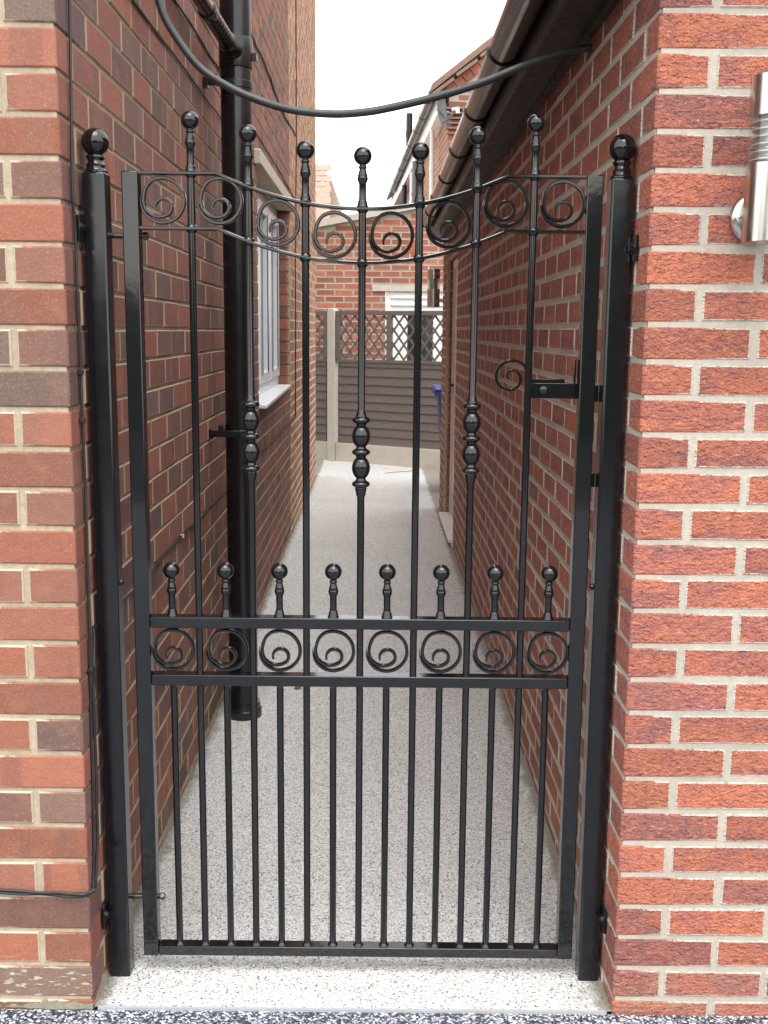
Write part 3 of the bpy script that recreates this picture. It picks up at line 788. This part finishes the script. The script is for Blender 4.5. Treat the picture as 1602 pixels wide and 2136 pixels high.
# ------------------------------------------------------------------ cables
CG = 'black cables clipped to the left house wall'
def cable(name, paths, label, r=.003, clips=(), wig=.003):
    m = MB(); rg = random.Random(len(label))
    allp = []
    for pts in paths:
        q = []
        for a, b in zip(pts, pts[1:]):
            a = Vector(a); b = Vector(b); n = max(2, int((b - a).length / .12))
            for k in range(n): q.append(a.lerp(b, k / n))
        q.append(Vector(pts[-1]))
        q = [p + Vector((0, rg.uniform(-wig, wig), rg.uniform(-wig, wig))) for p in q]
        m.tube(resample(q, 3), r, 7); allp += q
    t = m.build(name, M['cable']); tag(t, label, 'cable', CG)
    for (p, white) in clips:
        c = MB(); c.box(p[0] - .006, p[0] + .006, p[1] - .006, p[1] + .006, p[2] - .006, p[2] + .006)
        c.build('cable_clip', M['cable_grey'] if white else M['cable'], t, bevel=.002)
    return t
W = lambda y, z, d=.004: tuple(lw(y, d, z))
cable('cable', [[W(-.05, 2.295), W(.54, 2.296), W(1.07, 2.298), W(1.99, 2.304), W(3.3, 2.304)]], 'thin black cable running level along the wall just below the upper pipe bracket', .0035)
cable('cable', [[W(.4, 2.45), W(1.15, 2.466), W(2.0, 2.478), W(3.49, 2.467), W(4.6, 2.47), W(5.75, 2.455), W(6.1, 2.45)]], 'thin black cable running along the wall just above the stone lintel', .0035)
cable('cable', [[W(2.3, 2.90), W(3.06, 2.89), W(4.03, 2.903), W(4.6, 2.88), W(4.97, 2.87), W(5.6, 2.90), W(6.2, 2.93)]], 'loosely twisted black cable high on the wall to the right of the pipe', .006, wig=.008)
cable('cable', [[W(6.205, 5.3), W(6.2, 3.9), W(6.2, 2.92), W(6.05, 2.0), W(5.99, .85), W(5.98, .83)]], 'long black cable hanging straight down the far extension wall', .0045)
cable('cable', [[W(5.97, .835), W(5.47, .843), W(3.85, .836), W(3.41, .838), W(1.99, .838), W(1.64, .84), W(1.41, .832), W(1.07, .838), W(.67, .834), W(.53, .826), W(.31, .832), W(.09, .832), W(.045, .835, .006), W(-.03, .842, .006), W(-.045, .82, .008), W(-.06, .76, .010), W(-.066, .70, .008), W(-.068, .54, .008), W(-.072, .38, .008), W(-.095, .285, .006)]],
      'thin grey black cable running low along the alley wall and down behind the left post', .0035, [(W(1.07, .838), True), (W(.67, .834), False), (W(1.64, .84), False)])
cable('cable', [[W(-.045, 2.5, .006), W(-.049, 2.13, .006), W(-.08, 1.78, .006), W(-.072, 1.685, .006), W(-.067, 1.4, .006), W(-.069, 1.3, .006), W(-.062, 1.17, .006), W(-.068, 1.06, .006), W(-.074, .84, .006), W(-.074, .67, .003), W(-.081, .54, .003), W(-.088, .375, .003), W(-.104, .29, .003), W(-.124, .272, .008)] +
      [(-.645, -.138, .268), (-.70, -.137, .270), (-.78, -.137, .275), (-.9, -.137, .282), (-1.5, -.137, .30)],
      [W(-.10, .285, .008), W(-.127, .279, .012), (-.645, -.141, .277), (-.70, -.140, .279), (-.78, -.140, .282), (-.9, -.140, .289), (-1.5, -.14, .31)]],
      'black cable hanging down beside the left post and turning round the front corner', .0032, [(W(-.067, 1.4, .006), False), (W(-.069, 1.3, .006), False), (W(-.074, .76, .006), False)], wig=.0018)

# ------------------------------------------------------------------ wall lights
def wall_light(loc, label):
    """loc = where the back plate meets the wall; the lamp stands off towards -y"""
    t = thing('wall_light', label, 'wall light', loc, 'steel wall lights')
    x, y, z = loc
    m = MB(); m.lathe([(.050, 0), (.050, .006), (.046, .012), (.038, .016), (.001, .018)], (x, y, z), (0, -1, 0), seg=36); m.build('back_plate', M['steel'], t)
    m = MB(); m.lathe([(.003, 0), (.005, .003), (.002, .006)], (x - .034, y - .015, z), (0, -1, 0), seg=12); m.build('screw', M['steel'], t)
    m = MB(); m.bar((x, y - .012, z), (x, y - .06, z), .03, .03); m.build('arm', M['steel'], t, bevel=.004)
    cy = y - .092; R = .051
    m = MB(); m.lathe([(R - .006, -.055), (R, -.053), (R, .088), (R - .002, .09)], (x, cy, z), seg=40); m.build('body', M['steel'], t)
    m = MB(); m.lathe([(R - .002, .172), (R, .172), (R, .244), (R - .004, .248), (.001, .250)], (x, cy, z), seg=40); m.build('cap', M['steel'], t)
    m = MB(); m.lathe([(R - .001, .089), (R - .001, .172)], (x, cy, z), seg=40, cap=False); m.lathe([(R - .004, .172), (R - .004, .089)], (x, cy, z), seg=40, cap=False)
    m.build('lens', M['clear'], t)
    m = MB()
    for k in range(6):
        q = .094 + k * .0135
        m.lathe([(.026, q + .006), (R - .007, q), (R - .007, q + .0025), (.026, q + .0085)], (x, cy, z), seg=36)
    m.lathe([(.03, .085), (.03, .174)], (x, cy, z), seg=20); m.build('louvre', M['louvre'], t)
    return t
wl = wall_light((.7215, -.134, 1.714), 'steel cylinder wall light on the rustic front wall beside the right post')
far = copy_tree(wl, (.4755, 6.62, 1.735), 'small distant steel wall light beside the side door in the alley')
far.rotation_euler = (0, 0, -pi / 2)

# ------------------------------------------------------------------ fence at the end of the alley
FO = Vector((-.60, 10.21, 0)); FU = Vector((1.427, -.917, 0)).normalized(); FN = Vector((-.917, -1.427, 0)).normalized()
fence = thing('trellis_fence', 'brown timber fence with lattice top and concrete post at the end of the alley', 'fence', tuple(FO))
m = MB(); m.prism([(-.048, 0), (.048, 0), (.048, 1.70), (.034, 1.735), (-.034, 1.735), (-.048, 1.70)], FU, (0, 0, 1), FN, FO - FN * .05, .1)
m.build('concrete_post', M['concrete'], fence, bevel=.006)
for a, b in ((.052, 1.9), (-1.9, -.052)):
    m = MB(); m.obox(FO, FU, FN, a, b, -.02, .025, -.05, .215); m.build('gravel_board', M['concrete'], fence, bevel=.006)
    m = MB(); rg = random.Random(3)
    for k in range(9):
        z0 = .22 + k * .0955; th = .0
        q = [FO + FU * aa + FN * d + Vector((0, 0, z)) for aa in (a + .03, b - .03) for d, z in ((-.005, z0), (.022, z0), (.010, z0 + .105), (-.005, z0 + .105))]
        w = rg.uniform(-.004, .004)
        q[1].z += w; q[5].z -= w
        m.add(q, [(0, 1, 2, 3), (7, 6, 5, 4), (0, 4, 5, 1), (1, 5, 6, 2), (2, 6, 7, 3), (3, 7, 4, 0)])
    m.obox(FO, FU, FN, a + .03, b - .03, -.006, .02, 1.085, 1.155)
    m.build('fence_boards', M['wood'], fence)
    m = MB(); m.obox(FO, FU, FN, a, b, -.02, .03, 1.655, 1.705); m.obox(FO, FU, FN, a, b, -.02, .028, 1.135, 1.168); m.build('trellis_rail', M['wood'], fence, bevel=.003)
    ends = [a, a + .69, b - .06] if a > 0 else [a, b - .06]
    for e in ends:
        m = MB(); m.obox(FO, FU, FN, e, e + .055, -.018, .032, 1.169, 1.654); m.build('batten', M['wood'], fence, bevel=.003)
    m = MB(); p = .13; z0, z1 = 1.165, 1.66; H = z1 - z0; RUN = H / 1.23
    c = a - RUN
    while c < b:
        for sgn, dd in ((1, .012), (-1, .003)):
            s0, s1 = (c, c + RUN) if sgn > 0 else (c + RUN, c)
            # clip to [a, b]
            t0, t1 = 0.0, 1.0
            lo, hi = a + .02, b - .02
            ds = s1 - s0
            ta, tb = (lo - s0) / ds, (hi - s0) / ds
            if ta > tb: ta, tb = tb, ta
            t0 = max(t0, ta); t1 = min(t1, tb)
            if t1 - t0 < .05: continue
            A_ = FO + FU * (s0 + ds * t0) + FN * dd + Vector((0, 0, z0 + H * t0)); B_ = FO + FU * (s0 + ds * t1) + FN * dd + Vector((0, 0, z0 + H * t1))
            m.bar(A_, B_, .008, .021, up=FU)
        c += p
    m.build('lattice', M['wood'], fence)

# ------------------------------------------------------------------ wheelie bin behind the outbuilding
bx, by = .715, 7.9
binr = thing('wheelie_bin', 'blue wheelie bin standing by the far corner of the outbuilding', 'bin', (bx, by, 0))
def frust(m, x0, x1, y0, y1, z0, X0, X1, Y0, Y1, z1):
    m.add([(x0, y0, z0), (x1, y0, z0), (x1, y1, z0), (x0, y1, z0), (X0, Y0, z1), (X1, Y0, z1), (X1, Y1, z1), (X0, Y1, z1)],
          [(3, 2, 1, 0), (4, 5, 6, 7), (0, 1, 5, 4), (1, 2, 6, 5), (2, 3, 7, 6), (3, 0, 4, 7)])
m = MB(); frust(m, bx - .15, bx + .15, by - .19, by + .19, .03, bx - .225, bx + .225, by - .26, by + .26, .93)
frust(m, bx - .262, bx + .262, by - .285, by + .285, .905, bx - .265, bx + .265, by - .29, by + .29, .955); m.build('body', M['bin'], binr, bevel=.012)
m = MB(); frust(m, bx - .27, bx + .27, by - .30, by + .30, .957, bx - .25, bx + .25, by - .27, by + .27, .985)
frust(m, bx - .19, bx + .19, by - .2, by + .2, .985, bx - .17, bx + .17, by - .18, by + .18, 1.01); m.build('lid', M['bin'], binr, bevel=.01)
m = MB(); m.box(bx - .185, bx - .10, by - .19, by - .05, .99, 1.035); m.build('lid_sticker', M['white'], binr, bevel=.008)
for sx in (-1, 1):
    m = MB(); m.lathe([(.03, 0), (.1, 0), (.1, .045), (.03, .045)], (bx + sx * .09 - .022, by + .2, .1), (1, 0, 0), seg=20); m.build('wheel', M['plastic'], binr)

# ------------------------------------------------------------------ neighbour's house behind the fence
YB = 11.0
nb = thing('gabled_house', 'red brick house behind the fence with low sloping side roof and tall gable', 'house', (0, YB, 0))
X = Vector((1, 0, 0)); FRN = Vector((0, -1, 0)); NO = Vector((-2.2, YB, 0))
tl = lambda x: 2.72 + (x + .695) * .19
zsN = [.02 + .0752 * k for k in range(0, 42)]
mb = MB(); ops = [(2.2 - .005, 2.2 + .95, .0, 1.965), (2.2 - .17, 2.2 + 1.1, 1.95, 2.03), (2.2 + .235, 2.2 + .345, 2.41, 2.53)]
bricks(mb, NO, X, FRN, 0, 2.94, zsN, None, ops, seed=41, top=lambda a: tl(a - 2.2), ring=.011, off=.1)
def topped(mb, ops):
    if mb.rnd is None: mb.rnd = []; mb.edge = []
    us = [0, 2.03, 2.195, 2.435, 2.545, 3.15]
    nf = len(mb.f); nv = len(mb.v)
    def q(a, b, zl, zh0, zh1): mb.prism([(a, zl), (b, zl), (b, zh1), (a, zh0)], X, (0, 0, 1), -FRN, NO + FRN * (-.005), .09, 1)
    q(0, 2.195, 0, 1.96, 1.96); q(0, 2.03, 1.96, 2.03, 2.03); q(0, 2.94, 2.03, tl(-2.2) + .02, tl(.74) + .02)
    mb.rnd += [(.5, .5, .5, 1)] * (len(mb.f) - nf); mb.edge += [1] * (len(mb.v) - nv)
topped(mb, ops)
mb.build('wall', [M['brick_far'], M['mortar_far']], nb)
m = MB(); m.prism([(0, tl(-2.2) + .0), (2.95, tl(.75)), (2.95, tl(.75) + .075), (0, tl(-2.2) + .075)], X, (0, 0, 1), (0, 1, 0), NO + Vector((0, -.06, 0)), 5)
m.build('side_roof', M['concrete'], nb)
m = MB(); m.box(-.17, 1.1, YB - .02, YB + .09, 1.955, 2.026); m.build('lintel', M['concrete'], nb, bevel=.005)
m = MB(); m.box(.236, .344, YB - .004, YB + .02, 2.412, 2.528)
for i in range(7):
    for j in range(7):
        pass
ab = m.build('air_brick', plain('orange terracotta', (.55, .17, .07), .8, .1, 20, 0), nb)
m = MB()
for i in range(7):
    for j in range(7): m.box(.243 + i * .0147, .250 + i * .0147, YB - .0055, YB + .0, 2.418 + j * .0158, 2.425 + j * .0158)
m.build('air_hole', M['gasket'], ab)
# white patio door
m = MB()
for a, b, c, d in ((-.002, .26, 0, 1.952), (.575, .945, 0, 1.952), (.26, .575, 1.69, 1.952), (.26, .575, 0, .3)):
    m.box(a, b, YB + .012, YB + .07, c, d)
dr = m.build('door', M['white'], nb, bevel=.004)
m = MB()
for z in (1.885, 1.80): m.box(.06, .9, YB - .006, YB + .013, z - .012, z + .012)
m.build('door_trim', M['white'], dr, bevel=.004)
m = MB(); m.box(.262, .573, YB + .03, YB + .04, .3, 1.69); m.build('pane', M['pane'], dr)
# upper gable, corner at x = .72
GO = Vector((.715, YB + .02, 0)); GU = X
vz = lambda a: 4.34 + .775 * (a)          # verge line
mb = MB(); zsG = [2.2 + .0752 * k for k in range(0, 62)]
bricks(mb, GO, X, FRN, 0, 4.5, zsG, lambda k: k % 2 == 0, seed=43, top=lambda a: vz(a) - .12, ring=.011)
nf = len(mb.f); nv = len(mb.v)
mb.prism([(.006, 2.2), (4.5, 2.2), (4.5, vz(4.5) - .02), (.006, vz(0) - .02)], X, (0, 0, 1), -FRN, GO + FRN * (-.005), .09, 1)
mb.rnd += [(.5, .5, .5, 1)] * (len(mb.f) - nf); mb.edge += [1] * (len(mb.v) - nv)
# a course of bricks following the verge
vd = Vector((1, 0, .775)).normalized(); vn = Vector((-.775, 0, 1)).normalized()
for k in range(22):
    a = .02 + k * .118
    p = GO + vd * a + Vector((0, 0, vz(0) - .135)) + FRN * .03
    q = [p + vd * s + vn * t + FRN * d for d in (-.06, 0) for s, t in ((0, 0), (.108, 0), (.108, .1), (0, .1))]
    nf = len(mb.f); nv = len(mb.v)
    mb.add(q, [(3, 2, 1, 0), (4, 5, 6, 7), (0, 1, 5, 4), (1, 2, 6, 5), (2, 3, 7, 6), (3, 0, 4, 7)], 0)
    cc = (random.random() * .8, random.random(), random.random(), 1)
    mb.rnd += [cc] * 6; mb.edge += [1] * 8
# flank going back
KU = Vector((-.0472, 1, 0)).normalized(); KN = Vector((-1, -.0472, 0)).normalized()
bricks(mb, GO, KU, KN, 0, 11, [2.2 + .0752 * k for k in range(0, 28)], lambda k: k % 2 == 1, seed=44, ring=.011)
slab(mb, GO, KU, KN, .009, 11, 2.2, 4.3)
mb.build('gable_wall', [M['brick_far'], M['mortar_far']], nb)
m = MB()
for k in range(6): m.box(.70 - .010 * k, 1.05, YB - .02 - .004 * k, YB + .05, 3.78 + k * .055, 3.80 + k * .055)
m.build('corbel', M['tile'], nb)
m = MB(); v = []
for a in (0, 11):
    for d, z in ((.2, 4.33), (-4, 4.33 + 4.2 * .775), (-4, 4.25 + 4.2 * .775), (.2, 4.25)): v.append(GO + KU * a + KN * d + Vector((0, -.08, z)))
m.add(v, [(0, 1, 2, 3), (7, 6, 5, 4), (0, 4, 5, 1), (1, 5, 6, 2), (2, 6, 7, 3), (3, 7, 4, 0)])
for k in range(16):   # stepped tile ends along the verge
    a = -.18 + k * .27; p = GO + Vector((a, -.1, 4.34 + a * .775))
    q = [p + vd * s + vn * t + Vector((0, d, 0)) for d in (0, .25) for s, t in ((0, 0), (.29, -.012), (.29, .022), (0, .034))]
    m.add(q, [(3, 2, 1, 0), (4, 5, 6, 7), (0, 1, 5, 4), (1, 2, 6, 5), (2, 3, 7, 6), (3, 0, 4, 7)])
m.build('roof', M['tile'], nb, smooth=0)
m = MB(); m.obox(GO, KU, KN, -.03, 11, .10, .125, 4.02, 4.26); m.obox(GO, KU, KN, -.03, 11, .0, .10, 4.02, 4.035); m.build('fascia', M['white'], nb)
g2 = gutter_mesh(.19, 4.25, .055, -.03, 9.0, GO, KU, KN).build('gutter', M['plastic'], nb)
for a in (.4, 1.4, 2.4, 3.6, 4.8, 6, 7.5):
    m = MB(); m.lathe([(.058, 0), (.060, .0), (.060, .05), (.058, .05)], GO + KU * a + KN * .19 + Vector((0, 0, 4.25)), KU, seg=16); m.build('gutter_joint', M['plastic'], g2)
for a, r, mt, z0 in ((1.0, .03, 'white', 2.2), (3.6, .05, 'dish', 2.2), (4.7, .03, 'white', 2.2), (6.3, .045, 'plastic', 2.2)):
    m = MB(); p = GO + KU * a + KN * (.07 + r); m.lathe([(r, z0), (r, 4.0)], p, seg=16)
    for z in (2.8, 3.5): m.lathe([(r + .008, z), (r + .008, z + .05)], p, seg=16)
    m.build('downpipe', M[mt], nb)
m = MB(); p = GO + KU * 4.0 + KN * .195; m.lathe([(.05, 4.2), (.05, 4.76)], p, seg=16); m.lathe([(.057, 4.40), (.057, 4.50)], p, seg=16)
m.build('vent_pipe', M['plastic'], nb)
# satellite dish on its corner
sd = thing('satellite_dish', 'small grey satellite dish on the corner of the gabled house', 'satellite dish', (.63, 10.86, 3.95))
dn = Vector((.93, -.36, .10)).normalized(); du = Vector((0, 0, 1)); du = (du - dn * du.dot(dn)).normalized(); dv = dn.cross(du)
m = MB(); v = []; f = []; seg = 28; rings = 6; O = Vector((.585, 10.84, 4.03))
for side in (0, 1):
    for i in range(rings + 1):
        q = i / rings
        for k in range(seg):
            t = 2 * pi * k / seg
            v.append(O + du * (.20 * q * sin(t)) + dv * (.17 * q * cos(t)) + dn * (.05 * q * q - .004 * side))
nv_ = (rings + 1) * seg
for side in (0, 1):
    for i in range(rings):
        for k in range(seg):
            k2 = (k + 1) % seg; b = side * nv_
            f.append((b + i * seg + k, b + i * seg + k2, b + (i + 1) * seg + k2, b + (i + 1) * seg + k))
for k in range(seg):
    k2 = (k + 1) % seg; f.append((rings * seg + k, rings * seg + k2, nv_ + rings * seg + k2, nv_ + rings * seg + k))
m.add(v, f); m.build('reflector', M['dish'], sd)
m = MB(); m.bar(O - du * .17 + dn * .04, O + dn * .23 - du * .05, .015, .02); m.build('feed_arm', M['dish'], sd)
m = MB(); e = O + dn * .23 - du * .04; m.lathe([(.015, 0), (.022, .01), (.022, .05), (.016, .07)], e, -dn, seg=14); m.bar(e - du * .05, e + du * .02, .03, .04, up=dn); m.build('receiver', M['white'], sd, bevel=.003)
m = MB(); m.bar(O - dn * .01, (.70, 10.99, 3.93), .03, .03); m.box(.69, .75, 10.985, 11.01, 3.86, 4.0); m.build('wall_mount', M['dish'], sd)

# ------------------------------------------------------------------ another house, far left
hs = thing('distant_house', 'pale tiled roof end showing just past the edge of the left house', 'house', (-3, 19, 0))
m = MB(); m.box(-6, -1.12, 18.0, 26, 0, 3.4); m.build('wall', M['brick_far'], hs, smooth=0)
m = MB(); m.prism([(-6.2, 3.36), (-1.085, 3.36), (-1.115, 4.46), (-6.2, 4.46)], (1, 0, 0), (0, .35, 1), (0, 1, 0), (0, 17.9, 0), 6)
for k in range(11):
    z = 3.36 + k * .1
    for i in range(8):
        x = -1.10 - .165 * i - (.08 if k % 2 else 0)
        pr = [(x - .082 + .164 * t / 8, z - .018 * sin(pi * t / 8)) for t in range(9)] + [(x + .08, z + .105), (x - .08, z + .105)]
        m.prism([(a, b - 3.36) for a, b in pr], (1, 0, 0), (0, .35, 1), (0, -1, .1), (0, 17.9 - .015 - .02 * 1, 3.36), .02)
m.build('roof', M['tile_pale'], hs, smooth=0)

# ------------------------------------------------------------------ litter on the path
def leaf(x, y, s, rot, label):
    m = MB(); v = []; n = 9
    for i in range(n + 1):
        t = i / n; w = sin(pi * t) ** .8 * .35
        for sd_ in (-1, 0, 1):
            a = (t - .5) * s; b = w * s * sd_
            v.append((x + a * cos(rot) - b * sin(rot), y + a * sin(rot) + b * cos(rot), .004 + .15 * s * abs(sd_) * t + .06 * s * sin(3 * t)))
    f = [(i * 3 + j, i * 3 + j + 1, i * 3 + j + 4, i * 3 + j + 3) for i in range(n) for j in (0, 1)]
    m.add(v, f); o = m.build('dry_leaf', M['leaf']); tag(o, label, 'leaf', 'dead leaves on the path')
    so = o.modifiers.new('Solid', 'SOLIDIFY'); so.thickness = .0015
leaf(-.355, 2.05, .035, .6, 'small dry brown leaf beside the foot of the drainpipe')
leaf(-.52, 5.0, .045, 2.1, 'dark curled leaf lying on the path near the left wall')
m = MB(); m.tube([(.0, 9.05, .006), (.14, 9.12, .01), (.27, 9.25, .006), (.36, 9.28, .01)], .003, 6)
tag(m.build('twig', M['leaf']), 'thin dark twig lying on the path in front of the fence', 'twig')

# ------------------------------------------------------------------ sky, sun, camera
SUN_EL, SUN_AZ = 66, 172
w = bpy.data.worlds.new("World"); C.world = w; w.use_nodes = True
nt = w.node_tree; bg = nt.nodes['Background']
sky = N(nt, 'ShaderNodeTexSky', sky_type='NISHITA'); sky.sun_disc = False
sky.sun_elevation = radians(SUN_EL); sky.sun_rotation = radians(SUN_AZ); sky.air_density = 3; sky.dust_density = 1; sky.ozone_density = 4
hs_ = N(nt, 'ShaderNodeHueSaturation'); hs_.inputs["Saturation"].default_value = .12
L(nt, sky.outputs[0], hs_.inputs['Color']); L(nt, hs_.outputs[0], bg.inputs['Color']); bg.inputs['Strength'].default_value = .15
sl_ = bpy.data.lights.new('sun', 'SUN'); sl_.energy = .7; sl_.angle = radians(40); sl_.color = (1, .985, .965)
so = bpy.data.objects.new('sun', sl_); COL.objects.link(so)
d = Vector((sin(radians(SUN_AZ)) * cos(radians(SUN_EL)), cos(radians(SUN_AZ)) * cos(radians(SUN_EL)), sin(radians(SUN_EL))))
so.rotation_euler = d.to_track_quat('Z', 'Y').to_euler(); so.location = (0, -3, 8)

cam = bpy.data.cameras.new('camera'); co = bpy.data.objects.new('camera', cam); COL.objects.link(co)
cam.sensor_fit = 'VERTICAL'; cam.sensor_height = 24; cam.lens = 2265 / 2136 * 24; cam.clip_start = .05; cam.clip_end = 500
co.location = (0, -2.33, 1.49)
co.rotation_euler = (Matrix.Rotation(pi / 2 - radians(9.48), 3, 'X') @ Matrix.Rotation(radians(.54), 3, 'Z')).to_euler()
C.camera = co
C.view_settings.view_transform = 'Standard'; C.view_settings.look = 'None'; C.view_settings.exposure = 1.6; C.view_settings.gamma = 1
C.cycles.max_bounces = 8; C.cycles.diffuse_bounces = 5; C.cycles.glossy_bounces = 4
